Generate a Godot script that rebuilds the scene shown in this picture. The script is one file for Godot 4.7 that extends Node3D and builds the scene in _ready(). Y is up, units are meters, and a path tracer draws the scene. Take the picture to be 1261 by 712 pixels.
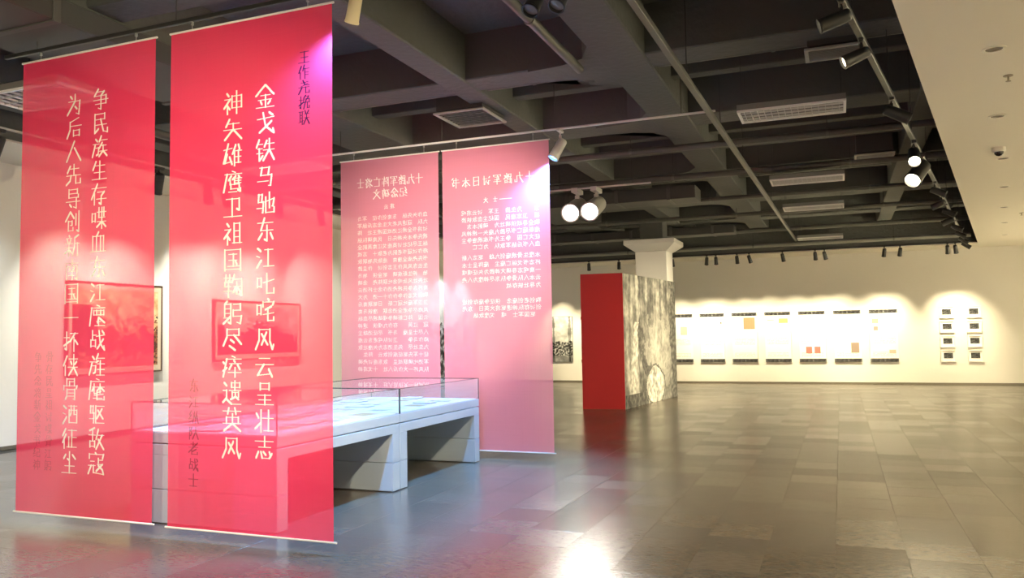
extends Node3D
# An exhibition hall under a black open ceiling: printed gauze banners, glass cases, wall panels.

var M := {}
var boxes := {}
var names := {}
var rng := RandomNumberGenerator.new()

# ---------- materials ----------
func mat(key: String, c: Color, rough := 0.7, metal := 0.0) -> StandardMaterial3D:
	if M.has(key):
		return M[key]
	var m := StandardMaterial3D.new()
	m.resource_name = key
	m.albedo_color = c
	m.roughness = rough
	m.metallic = metal
	M[key] = m
	return m

func c8(r: int, g: int, b: int) -> Color:
	return Color(r / 255.0, g / 255.0, b / 255.0)

func noise(seed_: int, freq: float, octaves := 4) -> FastNoiseLite:
	var n := FastNoiseLite.new()
	n.seed = seed_
	n.frequency = freq
	n.noise_type = FastNoiseLite.TYPE_SIMPLEX_SMOOTH
	n.fractal_octaves = octaves
	return n

func noise_tex(seed_: int, freq: float, lo: Color, hi: Color, octaves := 4, side := 512) -> NoiseTexture2D:
	var t := NoiseTexture2D.new()
	t.width = side
	t.height = side
	t.seamless = true
	t.noise = noise(seed_, freq, octaves)
	var g := Gradient.new()
	g.set_color(0, lo)
	g.set_color(1, hi)
	t.color_ramp = g
	return t

func tex_mat(key: String, img: Image, rough := 0.8) -> StandardMaterial3D:
	var m := mat(key, Color.WHITE, rough)
	m.albedo_texture = ImageTexture.create_from_image(img)
	return m

func glow_mat(key: String, c: Color, energy: float) -> StandardMaterial3D:
	var m := mat(key, c, 0.4)
	m.emission_enabled = true
	m.emission = c
	m.emission_energy_multiplier = energy
	return m

# ---------- nodes ----------
func numbered(called: String) -> String:
	var n: int = names.get(called, 0)
	names[called] = n + 1
	return called if n == 0 else "%s_%03d" % [called, n]

func thing(called: String, label: String, category: String, at := Vector3.ZERO, group := "", kind := "") -> Node3D:
	var o := Node3D.new()
	o.name = numbered(called)
	o.position = at
	add_child(o)
	tag(o, label, category, group, kind)
	return o

func tag(o: Node, label: String, category: String, group := "", kind := "") -> void:
	o.set_meta("label", label)
	o.set_meta("category", category)
	if group:
		o.set_meta("group", group)
	if kind:
		o.set_meta("kind", kind)

func part(parent: Node, called: String, mesh: Mesh, m: Material, at := Vector3.ZERO, b := Basis()) -> MeshInstance3D:
	var o := MeshInstance3D.new()
	o.name = called
	o.mesh = mesh
	o.material_override = m
	o.transform = Transform3D(b, at)
	o.cast_shadow = GeometryInstance3D.SHADOW_CASTING_SETTING_ON
	parent.add_child(o, true)
	return o

# ---------- meshes ----------
func face(st: SurfaceTool, p: Array, inside: Vector3) -> void:
	var n: Vector3 = (p[1] - p[0]).cross(p[2] - p[0]).normalized()
	var mid := Vector3.ZERO
	for q in p:
		mid += q
	mid /= p.size()
	if n.dot(mid - inside) < 0.0:
		n = -n
		p = p.duplicate()
		p.reverse()
	for i in range(1, p.size() - 1):
		for q in [p[0], p[i + 1], p[i]]:
			st.set_normal(n)
			st.add_vertex(q)

# a box with chamfered edges
func box_mesh(size: Vector3, bevel := 0.004) -> ArrayMesh:
	var key := "%s %s" % [size, bevel]
	if boxes.has(key):
		return boxes[key]
	var st := SurfaceTool.new()
	st.begin(Mesh.PRIMITIVE_TRIANGLES)
	add_box(st, Vector3.ZERO, size, bevel)
	boxes[key] = st.commit()
	return boxes[key]

func add_box(st: SurfaceTool, at: Vector3, size: Vector3, bevel := 0.0) -> void:
	var h := size / 2.0
	var b := minf(bevel, minf(h.x, minf(h.y, h.z)) * 0.6)
	var sg := [-1.0, 1.0]
	var pt := func(s: Vector3, axis: int) -> Vector3:
		var k := h - Vector3(b, b, b)
		k[axis] = h[axis]
		return at + s * k
	for axis in 3:
		var u := (axis + 1) % 3
		var v := (axis + 2) % 3
		for s in sg:
			var quad := []
			for c in [[-1.0, -1.0], [1.0, -1.0], [1.0, 1.0], [-1.0, 1.0]]:
				var d := Vector3.ZERO
				d[axis] = s
				d[u] = c[0]
				d[v] = c[1]
				quad.append(pt.call(d, axis))
			face(st, quad, at)
		if b > 0.0:
			for s in sg:
				for r in sg:
					var d0 := Vector3.ZERO
					d0[u] = s
					d0[v] = r
					var lo := d0
					lo[axis] = -1.0
					var hi := d0
					hi[axis] = 1.0
					face(st, [pt.call(lo, u), pt.call(hi, u), pt.call(hi, v), pt.call(lo, v)], at)
	if b > 0.0:
		for x in sg:
			for y in sg:
				for z in sg:
					var d := Vector3(x, y, z)
					face(st, [pt.call(d, 0), pt.call(d, 1), pt.call(d, 2)], at)

func bx(parent: Node, called: String, at: Vector3, size: Vector3, m: Material, bevel := 0.004) -> MeshInstance3D:
	return part(parent, called, box_mesh(size, bevel), m, at)

# box between two corners
func span(parent: Node, called: String, a: Vector3, b: Vector3, m: Material, bevel := 0.004) -> MeshInstance3D:
	return bx(parent, called, (a + b) / 2.0, (b - a).abs(), m, bevel)

# a lathed solid round the y axis: profile of (radius, y)
func lathe(profile: Array, sides := 20) -> ArrayMesh:
	var st := SurfaceTool.new()
	st.begin(Mesh.PRIMITIVE_TRIANGLES)
	for i in profile.size() - 1:
		var a: Vector2 = profile[i]
		var b: Vector2 = profile[i + 1]
		var d := b - a
		var n2 := Vector2(-d.y, d.x).normalized()
		for k in sides:
			var q := []
			var nn := []
			for e in [[a, k], [b, k], [b, k + 1], [a, k + 1]]:
				var w: float = TAU * e[1] / sides
				q.append(Vector3(e[0].x * cos(w), e[0].y, e[0].x * sin(w)))
				nn.append(Vector3(n2.x * cos(w), n2.y, n2.x * sin(w)))
			for t in [0, 1, 2, 0, 2, 3]:
				st.set_normal(nn[t])
				st.add_vertex(q[t])
	return st.commit()

func along(d: Vector3) -> Basis:
	var y := d.normalized()
	var x := y.cross(Vector3(0.31, 0.2, 0.93)).normalized()
	return Basis(x, y, x.cross(y))

func rod(parent: Node, called: String, a: Vector3, b: Vector3, r: float, m: Material, sides := 10) -> MeshInstance3D:
	var l := a.distance_to(b)
	var key := "rod %.3f %.4f %d" % [l, r, sides]
	if not boxes.has(key):
		boxes[key] = lathe([Vector2(0, l / 2), Vector2(r, l / 2), Vector2(r, -l / 2), Vector2(0, -l / 2)], sides)
	return part(parent, called, boxes[key], m, (a + b) / 2.0, along(b - a))

# a bar of rectangular section from a to b (b level with a)
func bar(parent: Node, called: String, a: Vector3, b: Vector3, wide: float, high: float, m: Material) -> MeshInstance3D:
	var d := b - a
	var turn := Basis(Vector3.UP, atan2(d.x, d.z))
	return part(parent, called, box_mesh(Vector3(wide, high, d.length()), 0.004), m, (a + b) / 2.0, turn)

# upright or flat polygon pushed out along y
func prism(points: PackedVector2Array, y0: float, y1: float) -> ArrayMesh:
	var st := SurfaceTool.new()
	st.begin(Mesh.PRIMITIVE_TRIANGLES)
	var mid := Vector3.ZERO
	for p in points:
		mid += Vector3(p.x, (y0 + y1) / 2.0, p.y) / points.size()
	for y in [y0, y1]:
		var ring := []
		for p in points:
			ring.append(Vector3(p.x, y, p.y))
		face(st, ring, mid)
	for i in points.size():
		var p := points[i]
		var q := points[(i + 1) % points.size()]
		face(st, [Vector3(p.x, y0, p.y), Vector3(q.x, y0, q.y), Vector3(q.x, y1, q.y), Vector3(p.x, y1, p.y)], mid)
	return st.commit()

# a rectangle with uv, facing +z, centred; cols and rows allow a soft wave
func sheet(w: float, h: float, wave := 0.0, phase := 0.0, cols := 1, rows := 1) -> ArrayMesh:
	var st := SurfaceTool.new()
	st.begin(Mesh.PRIMITIVE_TRIANGLES)
	st.set_smooth_group(0)
	var at := func(i: int, j: int) -> Vector3:
		var u := float(i) / cols
		var v := float(j) / rows
		var d := wave * (sin(u * 7.0 + phase + v * 1.5) + 0.6 * sin(v * 5.0 + phase * 2.0 + u * 3.0)) * (0.25 + 0.75 * sin(PI * clampf(v * 1.05, 0, 1)))
		return Vector3((u - 0.5) * w, (0.5 - v) * h, d)
	for j in rows:
		for i in cols:
			for e in [[0, 0], [1, 0], [1, 1], [0, 0], [1, 1], [0, 1]]:
				st.set_uv(Vector2(float(i + e[0]) / cols, float(j + e[1]) / rows))
				st.add_vertex(at.call(i + e[0], j + e[1]))
	st.index()
	st.generate_normals()
	return st.commit()

# ---------- lettering: brush strokes on a grid of 16, two hex digits a point ----------
const PIECES := {
	"K": "333c 33d3dc 3bdb", "RI": "313e 31d1de 37d7 3dde", "MA": "32b2a7 5247d7ceae 1bab", "SHUI": "42c4 1798 2fda",
	"SHOU": "15f5 818e4d 1bf8", "REN": "c118 787f", "SHI": "71b3 25e51b 898f 9adc", "JIN": "7116 44e4 37d7 1aea 777fec",
	"YAN": "4284 28a8aefb", "CHI": "b126 c52b 797f", "ZHUI": "6117 454f 65f5 49e9 4ded a1c4 a5ad", "FANG": "71b3 15f5 78e8dd9e 660f",
	"GE": "15f4 618affec d73e b1e3", "CUN": "15f5 b1be8d 486b", "XIN": "3a1e 5a6eceeb 7a9c cadd", "MU": "15f5 818f 860d 86fd",
	"FAN": "5118 45f5 c51f 58ff", "BEI": "313a 31d1da 848a1f 9adf", "YUE": "313a1f 31d1dfbe 36d6 3ada", "ZU": "313e 31c1ce 36c6 3aca 0efe",
	"FU": "313f 31d175c87b",
}
const GLYPHS := {
	"金": "8007 80f7 47c7 2ada 878f 4b5d cbad 0fff", "戈": "GE:00ff", "铁": "JIN:006f 9276 84f4 68f8 b1b86f b8ff", "马": "MA:00ff",
	"驰": "MA:007f 77f5eada b1bb 848efefb", "东": "13e3 7048e8 959f7e 5a2e caee", "江": "SHUI:005f 73e3 a3ae 6efe",
	"叱": "K:025c 67f5 919efefb", "咤": "K:025c a0b1 6562f2e4 d587 6af9 a6aefefc", "风": "32390f 32c2caeffc 945c 55ac",
	"云": "33c3 07f7 772edd baef", "呈": "K:20d7 29d9 3cdc 0fff 898f", "壮": "515f 1336 0d59 66f6 b1be 7efe",
	"志": "03f3 8086 37d7 XIN:00ff", "神": "SHI:006f 737b 73f3fb 77f7 7bfb b0bf", "矢": "5126 44d4 08f8 84881f 88ff",
	"雄": "0473 400d 371d7c 597e ZHUI:70ff", "鹰": "71a2 13f3 330f REN:447a ZHUI:74fa 6adadc 6a6dedefce 4fbf",
	"卫": "22d2dab9 727e 0efe", "祖": "SHI:006f ZU:70ff", "国": "111f 11e1ef 1eee 44b4 48b8 3cdc 848c a9bb",
	"鞠": "0272 2024 5054 151868 6515 0b7b 444f 9075 93f3fedd 88e8 b5bd a98c c9ec",
	"躬": "3012 121a 1262 626f4e 1565 1868 0b6b 6a0f 82e2e6868afaefbe", "尽": "31d1d535 31360c 95fb 689a 5caf",
	"瘁": "71a2 23f3 330f 0516 0b39 94a5 56f6 775a c7ea 4cfc a9af", "遗": "1133 06363b0e 3c7fff 71e1e474 7174 a0a6 56f6 BEI:67ec",
	"英": "02f2 5044 a0b4 36d6 363a d6da 0afa 848a1f 8aff", "争": "5015 42b285 25d5db 08f8 2bdb 858f5e",
	"民": "21c1c525 212f6c 29e9 85befffc", "族": "FANG:017f 9074 83f3 a579 97e7 7bfb b7bb7f bbff", "生": "4117 34d4 29d9 0efe 818e",
	"存": "03f3 600b 373f 66d6a9 a9af8e 5bfb", "喋": "K:025c 63f3 8087e7 b0b6 d0d6 6afa b7bf ba6e bafe",
	"血": "8063 232e 23d3de 636e a3ae 0efe", "鏖": "70a1 12f2 220f 4447 44e4e7 47e7 7477 b4b7 998d 99fd 7cbc 5fff 9b9f",
	"战": "3137 3474 K:067e GE:60ff", "旌": "FANG:017f 9074 83f3 9576 87f7 8bfb 7fff b5bf",
	"麾": "70a1 12f2 220f 3676 545a 5639 86f6 b4ba b689 b6f9 c95b 5ceb 4ede 8a8ffffd", "驱": "MA:006f 72f2 727efe d48b 95eb",
	"敌": "6012 0575 4149 K:087f FAN:70ff", "寇": "7081 1411f1e4 2666 0979 390f 595effec a4a7 a5e5 98e88d a9ec",
	"为": "3153 80850f 15d5cf9e 89ab", "后": "c033 33390f 36f6 K:58ef", "人": "800f 85ff", "先": "4116 33d3 8088 08f8 584c0f a8aefefb",
	"导": "31c1c434 3137d7d5 0afa b8bf8e 4c6e", "创": "5007 5095 37777a5a 373e8e8c b2ba e0efce",
	"新": "4051 1272 2335 6355 0686 0989 464f 3b0d 5b7d e0a2 a2a88f a6f6 d6df", "南": "13e3 8085 252f 25d5dfbe 5668 a698 49b9 4cbc 898f",
	"一": "08f8", "抔": "SHOU:006f 72f2 c278 b5bf c7fa", "侠": "REN:005f 63f3 8597 e5c7 59f9 b0b96f b9ff",
	"骨": "40c0c5 4045 7275 72c2 1815f5e7 YUE:27ef", "洒": "SHUI:005f 62f2 757e 75f5fe 7efe 929789 c2c8e8",
	"征": "CHI:005f 62f2 a2ae a7f7 777e 5efe", "尘": "808665 4225 b2e5 3ada 878f 0fff", "王": "22e2 38d8 0efe 828e",
	"作": "REN:005f 8066 74f4 949f 98e8 9beb", "尧": "33d2 6095f6 d437 08f8 580f a8aefefc",
	"挽": "SHOU:006f a073 91e1c4 7478f8f474 b47f c8cefefc", "联": "0171 212c 515f 2555 2858 0d7b 90a3 e0c3 84f4 78f8 b4b87f b8ff",
	"纵": "4015450a59 0e6c 916f 96a9 d1af d6ff", "队": "FU:006f b1b66f b6ff", "老": "32c2 7076 06f6 e10c c86b 585eeeec", "士": "06f6 808e 2ede",
	"十": "07f7 808f", "九": "05b5befefb 60580f", "路": "K:0077 353e 3979 181f 0f7d a076 93e379 94f8 K:89ef",
	"军": "1311f1e3 44c4 7248d8 0bfb 868f", "阵": "FU:006f 73f3 a088f8 6bfb b5bf", "亡": "8083 03f3 333eee",
	"将": "515f 1336 0d59 a075 92e297 79f9 d6dfbe 9bad", "纪": "4015450a59 0e6c 82e2e7878efefb", "念": "8007 80f7 55b5 57b789 XIN:01ff",
	"碑": "0262 420a K:167e b0a2 8288 82e2e8 85e5 88e8 b28c 7bfb d8df", "文": "7092 04f4 c40f 45ff", "讨": "YAN:006f CUN:60ff",
	"日": "RI:00ff", "本": "MU:00ff 5dbd", "书": "23c3c7 07e7dcbb 707f d0f2",
}
func strokes_of(text: String) -> Array:
	var out := []
	for token in text.split(" ", false):
		if ":" in token:
			var half := token.split(":")
			var b := half[1]
			var x0 := b[0].hex_to_int() / 15.0
			var y0 := b[1].hex_to_int() / 15.0
			var x1 := b[2].hex_to_int() / 15.0
			var y1 := b[3].hex_to_int() / 15.0
			for s in strokes_of(PIECES[half[0]]):
				var moved := PackedVector2Array()
				for p in s:
					moved.append(Vector2(lerpf(x0, x1, p.x), lerpf(y0, y1, p.y)))
				out.append(moved)
		else:
			var line := PackedVector2Array()
			for i in range(0, token.length() - 1, 2):
				line.append(Vector2(token[i].hex_to_int() / 15.0, token[i + 1].hex_to_int() / 15.0))
			out.append(line)
	return out

# level strokes are thin and upright ones thick, as in printed Song type
func write(img: Image, ch: String, at: Vector2, size: Vector2, c: Color, thin: int, thick: int, mirrored := false) -> void:
	if not GLYPHS.has(ch):
		return
	for s in strokes_of(GLYPHS[ch]):
		for i in s.size() - 1:
			var a: Vector2 = s[i]
			var b: Vector2 = s[i + 1]
			if mirrored:
				a.x = 1.0 - a.x
				b.x = 1.0 - b.x
			a = at + (a - Vector2(0.5, 0.5)) * size
			b = at + (b - Vector2(0.5, 0.5)) * size
			var d := (b - a).abs()
			var w := thin if d.x > 2.5 * d.y else thick
			var n := int(maxf(d.x, d.y)) + 1
			for k in n + 1:
				var p := a.lerp(b, float(k) / n)
				img.fill_rect(Rect2i(int(p.x) - w / 2, int(p.y) - w / 2, w, w), c)

const PX := 420.0   # texture pixels a metre on the banners

func cloth_image(w: float, h: float, base: Color, seed_: int) -> Image:
	var img := Image.create_empty(int(w * PX), int(h * PX), false, Image.FORMAT_RGBA8)
	img.fill(base)
	rng.seed = seed_
	for k in 900:   # threads: some rows and columns of the weave are a little denser
		var c := base
		var v := rng.randf_range(-0.035, 0.035)
		c.a = clampf(base.a + v, 0, 1)
		if k % 3:
			img.fill_rect(Rect2i(rng.randi_range(-200, img.get_width()), rng.randi_range(0, img.get_height()), rng.randi_range(60, 420), 1), c)
		else:
			img.fill_rect(Rect2i(rng.randi_range(0, img.get_width()), rng.randi_range(-300, img.get_height()), 1, rng.randi_range(100, 700)), c)
	return img

func column_text(img: Image, text: String, x: float, y0: float, y1: float, size: Vector2, c: Color, thin: int, thick: int) -> void:
	for i in text.length():
		write(img, text[i], Vector2(x, lerpf(y0, y1, float(i) / maxi(1, text.length() - 1))) * PX, size * PX, c, thin, thick)

func row_text(img: Image, text: String, x0: float, x1: float, y: float, size: Vector2, c: Color, thin: int, thick: int) -> void:
	# seen from behind: the first character stands at the far right, mirrored
	for i in text.length():
		write(img, text[i], Vector2(lerpf(x1, x0, float(i) / maxi(1, text.length() - 1)), y) * PX, size * PX, c, thin, thick, true)

func small_print(img: Image, x0: float, x1: float, y: float, c: Color, size: float) -> void:
	var keys := GLYPHS.keys()
	var x := x1
	while x > x0:
		if rng.randf() > 0.08:
			write(img, keys[rng.randi() % keys.size()], Vector2(x, y) * PX, Vector2(size, size) * PX, c, 2, 2, true)
		x -= size * 1.22

func banner(label: String, img: Image, x0: float, x1: float, y0: float, y1: float, z: float, rail_y: float, phase: float, dark: Color) -> void:
	var t := thing("hanging_banner", label, "banner", Vector3((x0 + x1) / 2, 0, z), "printed gauze banners")
	var w := x1 - x0
	var m := tex_mat("banner cloth " + label, img, 0.75)
	m.transparency = BaseMaterial3D.TRANSPARENCY_ALPHA
	m.cull_mode = BaseMaterial3D.CULL_DISABLED
	m.backlight_enabled = true
	m.backlight = Color(0.95, 0.95, 0.95)
	part(t, "cloth", sheet(w, y1 - y0, 0.007, phase, 24, 48), m, Vector3(0, (y0 + y1) / 2, 0))
	rod(t, "top_rod", Vector3(-w / 2 - 0.015, y1, 0), Vector3(w / 2 + 0.015, y1, 0), 0.009, mat("rod white", c8(225, 222, 214), 0.35))
	rod(t, "bottom_rod", Vector3(-w / 2 - 0.025, y0, 0), Vector3(w / 2 + 0.025, y0, 0), 0.008, mat("rod white", Color.WHITE))
	for s in [-0.36, 0.36]:
		rod(t, "hanging_wire", Vector3(s * w, y1, 0), Vector3(s * w, rail_y, 0), 0.004, mat("wire", c8(170, 170, 165), 0.3, 0.8), 6)
		bx(t, "hanging_clip", Vector3(s * w, rail_y - 0.016, 0), Vector3(0.02, 0.03, 0.02), mat("wire", Color.WHITE), 0.003)

# ---------- lamps ----------
var head_mesh: ArrayMesh
var cone_mesh: ArrayMesh

# a track spotlight: adapter on the track, stem, cylinder head aimed at a point
func spotlight(label: String, group: String, at: Vector3, aim: Vector3, body: Material, lit: Color, energy: float, half_angle := 24.0, size := 1.0, glow := 3.0, drop := 0.12) -> Node3D:
	var t := thing("track_spotlight", label, "spotlight", at, group)
	bx(t, "track_adapter", Vector3(0, -0.015 * size, 0), Vector3(0.045, 0.03, 0.14) * size, body)
	rod(t, "stem", Vector3(0, -0.02 * size, 0), Vector3(0, -drop, 0), 0.009 * size, body, 8)
	var d := (aim - (at + Vector3(0, -drop, 0))).normalized()
	var b := along(d)
	var c := Vector3(0, -drop, 0) + d * 0.05 * size
	if head_mesh == null:
		head_mesh = lathe([Vector2(0, -0.12), Vector2(0.045, -0.12), Vector2(0.055, -0.105), Vector2(0.058, -0.03), Vector2(0.062, 0.12), Vector2(0.066, 0.125), Vector2(0.066, 0.14), Vector2(0.057, 0.14), Vector2(0.052, 0.118)], 20)
		cone_mesh = lathe([Vector2(0, 0.112), Vector2(0.052, 0.112), Vector2(0.052, 0.116), Vector2(0, 0.124)], 20)
	var sc := b * Basis.from_scale(Vector3.ONE * size)
	var head := part(t, "head", head_mesh, body, c, sc)
	bx(t, "yoke", Vector3(0, -drop * 0.6, 0), Vector3(0.03, drop * 0.5, 0.02) * Vector3(size, 1, size), body)
	var lens_m: Material = mat("lens off", c8(120, 120, 118), 0.15)
	if energy > 0.0:
		lens_m = glow_mat("lens %s %s" % [lit, glow], lit, glow)
	part(head, "lens", cone_mesh, lens_m)
	if energy > 0.0:
		var l := SpotLight3D.new()
		l.name = "beam"
		l.light_color = lit
		l.light_energy = energy
		l.spot_angle = half_angle
		l.spot_angle_attenuation = 0.9
		l.spot_range = 40.0
		l.spot_attenuation = 2.0
		l.light_size = 0.045 * size
		l.shadow_enabled = true
		t.add_child(l)
		l.transform = Transform3D(Basis.looking_at(d, Vector3.UP if absf(d.y) < 0.95 else Vector3.RIGHT), c + d * 0.145 * size)
	return t

# square-cell recessed grille light, switched off
func grille_light(label: String, at: Vector3, w: float, d: float, slab: float, cells := Vector2i(16, 4)) -> void:
	var t := thing("grille_light", label, "ceiling light", at, "grille lights")
	var white := mat("grille frame", c8(238, 238, 234), 0.45)
	span(t, "housing", Vector3(-w / 2, 0.01, -d / 2), Vector3(w / 2, 0.08, d / 2), mat("grille housing", c8(120, 120, 116), 0.6))
	for s in [-1, 1]:
		bx(t, "frame_rail", Vector3(0, 0, s * (d / 2 - 0.015)), Vector3(w, 0.03, 0.03), white)
		bx(t, "frame_end", Vector3(s * (w / 2 - 0.015), 0, 0), Vector3(0.03, 0.03, d - 0.06), white)
	var fin := mat("grille fin", c8(205, 205, 200), 0.4)
	for i in range(1, cells.x):
		bx(t, "fin", Vector3(-w / 2 + w * i / cells.x, 0.003, 0), Vector3(0.004, 0.028, d - 0.06), fin, 0.0)
	for j in range(1, cells.y):
		bx(t, "fin", Vector3(0, 0.003, -d / 2 + d * j / cells.y), Vector3(w - 0.06, 0.028, 0.012), fin, 0.0)
	for k in range(1, cells.y + 1):
		rod(t, "tube_lamp", Vector3(-w / 2 + 0.04, 0.035, -d / 2 + d * (k - 0.5) / cells.y), Vector3(w / 2 - 0.04, 0.035, -d / 2 + d * (k - 0.5) / cells.y), 0.013, mat("tube glass", c8(215, 215, 212), 0.3), 8)
	for s in [[-1, -1], [1, -1], [-1, 1], [1, 1]]:
		rod(t, "hanger", Vector3(s[0] * (w / 2 - 0.05), 0.08, s[1] * (d / 2 - 0.05)), Vector3(s[0] * (w / 2 - 0.05), slab - at.y, s[1] * (d / 2 - 0.05)), 0.004, mat("hanger", c8(60, 60, 57), 0.6), 6)

func vent(label: String, at: Vector3, w: float, d: float, slab: float) -> void:
	var t := thing("air_vent", label, "air vent", at, "ceiling air vents")
	var m := mat("vent metal", c8(158, 158, 150), 0.5)
	for s in [-1, 1]:
		bx(t, "frame_rail", Vector3(0, 0, s * (d / 2 - 0.02)), Vector3(w, 0.025, 0.04), m)
		bx(t, "frame_end", Vector3(s * (w / 2 - 0.02), 0, 0), Vector3(0.04, 0.025, d - 0.08), m)
	for i in 9:
		part(t, "louvre", box_mesh(Vector3(w - 0.08, 0.004, 0.045), 0.0), m, Vector3(0, 0.012, -d / 2 + 0.04 + (d - 0.08) * (i + 0.5) / 9.0), Basis(Vector3.RIGHT, 0.6))
	span(t, "neck", Vector3(-w / 2 + 0.03, 0.04, -d / 2 + 0.03), Vector3(w / 2 - 0.03, slab - at.y, d / 2 - 0.03), mat("duct black", c8(58, 58, 55), 0.6))

# ---------- pictures (prints and paint only) ----------
func photo_image(w: int, h: int, seed_: int, kind: String) -> Image:
	var img := Image.create_empty(w, h, false, Image.FORMAT_RGB8)
	var a := noise(seed_, 0.02 if kind in ["battle", "ridge"] else 0.012, 5)
	var b := noise(seed_ + 7, 0.05, 4)
	var s := noise(seed_ + 13, 0.06, 2)
	for y in h:
		var v := float(y) / h
		for x in w:
			var u := float(x) / w
			var n := a.get_noise_2d(x, y)
			var f := b.get_noise_2d(x, y)
			var g := 0.5
			var c: Color
			match kind:
				"crowd":      # pale sky over a dark, finely broken crowd
					g = 0.82 - 0.25 * n
					if v > 0.55 + 0.1 * n:
						g = 0.42 + 0.9 * f
					if v > 0.86:
						g = 0.55 + 0.3 * n
					if absf(u - 0.12) < 0.05 + 0.05 * n or absf(u - 0.88) < 0.06 + 0.05 * n:
						g -= 0.3
					c = Color(g, g, g * 0.97)
				"statue":     # weathered stone: a pale leaning figure at one side, streaks above, a carved lump low in the middle
					var streak := s.get_noise_2d(x * 0.7, y * 0.05)
					g = 0.4 + 0.34 * n + 0.2 * streak * (1.0 - v * 0.8) + 0.14 * f
					if u < 0.26 + 0.06 * n:
						g = 0.56 + 0.22 * streak + 0.3 * n + 0.14 * f
					if absf(u - 0.3 - 0.5 * (v - 0.5)) < 0.07 + 0.05 * n and v > 0.4 and v < 0.86:
						g = 0.26 + 0.2 * f
					if absf(u - 0.18 + 0.16 * (v - 0.6)) < 0.05 + 0.05 * n and v > 0.36 and v < 0.92:
						g = 0.72 + 0.3 * f
					var slab := Vector2((u - 0.64) / 0.26, (v - 0.58) / 0.28).length() + 0.9 * n + 0.4 * f
					g = lerpf(g, 0.62 + 0.2 * n + 0.12 * f, smoothstep(1.1, 0.8, slab))
					var e := Vector2((u - 0.55) / 0.17, (v - 0.87) / 0.16).length() + 0.16 * n + 0.12 * f
					if e < 1.0:
						g = 0.72 + 0.35 * f + 0.2 * n
					elif e < 1.1:
						g = 0.3
					if u > 0.88 + 0.05 * n:
						g = 0.3 + 0.3 * f
					if v > 0.9 and e > 1.14 and u < 0.4:
						g = 0.28 + 0.25 * f
					c = Color(g, g * 0.985, g * 0.93)
				"soldiers":   # dark grey figures under a white smoke sky
					g = 0.9 - 0.3 * maxf(0.0, n)
					if v > 0.42 + 0.35 * n:
						g = 0.45 + 1.0 * f
					c = Color(g, g, g)
				"battle":     # thick brown and rust strokes, cream smoke above, dark cliff at one side
					var smoke := 0.55 + 0.9 * n
					c = c8(232, 208, 160).lerp(c8(170, 128, 84), clampf(smoke, 0, 1))
					if v > 0.52 + 0.3 * n - 0.06 * f:
						c = c8(70, 38, 28).lerp(c8(176, 112, 70), clampf(0.45 + 1.6 * f, 0, 1))
					if u < 0.26 + 0.16 * n and v > 0.2:
						c = c8(48, 30, 24).lerp(c8(128, 76, 50), clampf(0.45 + 1.6 * f, 0, 1))
					if v > 0.82 + 0.1 * n:
						c = c8(176, 128, 92).lerp(c8(132, 84, 58), clampf(0.5 + f * 2.0, 0, 1))
					if f > 0.3 and v > 0.3:
						c = c8(52, 34, 28)
				"ridge":      # pale sky, a dark pile of figures along the bottom, posts at one side
					c = c8(206, 190, 176).lerp(c8(150, 122, 108), clampf(0.4 + n, 0, 1))
					var edge := 0.64 - 0.3 * exp(-pow((u - 0.55) / 0.24, 2.0)) + 0.2 * n + 0.26 * f
					if v > edge:
						c = c8(52, 28, 26).lerp(c8(140, 74, 60), clampf(0.45 + 1.6 * f, 0, 1))
						if v < edge + 0.05:
							c = c8(64, 36, 32)
					if u < 0.08 and v > 0.38:
						c = c8(104, 54, 46)
					if absf(v - 0.5 + 0.1 * (u - 0.75)) < 0.008 and u > 0.68 and u < 0.9:
						c = c8(50, 34, 30)
				_:            # a strip of small grey photographs
					g = 0.12 + 0.5 * maxf(0.0, f + 0.25 * sin(u * 40.0)) + 0.2 * n
					c = Color(g, g, g)
			img.set_pixel(x, y, c.clamp())
	return img

func print_lines(img: Image, x0: int, x1: int, y0: int, y1: int, step: int, c: Color) -> void:
	var y := y0
	while y < y1:
		var x := x0
		while x < x1:
			var l := rng.randi_range(2, 5)
			if rng.randf() > 0.12:
				img.fill_rect(Rect2i(x, y, mini(l, x1 - x), 2), c)
			x += l + 2
		y += step

# ---------- the hall ----------
const LEFT := -11.72
const RIGHT := 7.0
const BACK := -26.18
const FRONT := 5.0
const SLAB := 5.15

func _ready() -> void:
	rng.seed = 5
	# camera
	var cam := Camera3D.new()
	cam.name = "camera"
	cam.transform = Transform3D(Basis(Vector3(0.926858, -0.015972, -0.375070), Vector3(0.036245, 0.998234, 0.047058), Vector3(0.373658, -0.057211, 0.925801)), Vector3(0, 1.6, 0))
	cam.fov = 39.19
	cam.near = 0.05
	cam.far = 120.0
	add_child(cam)
	cam.current = true
	# surroundings: the hall is closed, no daylight comes in
	var env := Environment.new()
	env.background_mode = Environment.BG_COLOR
	env.background_color = Color.BLACK
	env.tonemap_mode = Environment.TONE_MAPPER_LINEAR
	env.tonemap_exposure = 1.0
	env.sdfgi_enabled = true
	env.ssao_enabled = true
	env.ssil_enabled = true
	var we := WorldEnvironment.new()
	we.name = "surroundings"
	we.environment = env
	add_child(we)
	fill_panels()
	shell()
	ceiling_parts()
	tracks()
	banners()
	cases()
	block()
	back_wall_display()
	left_wall_display()
	ceiling_fittings()

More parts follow.
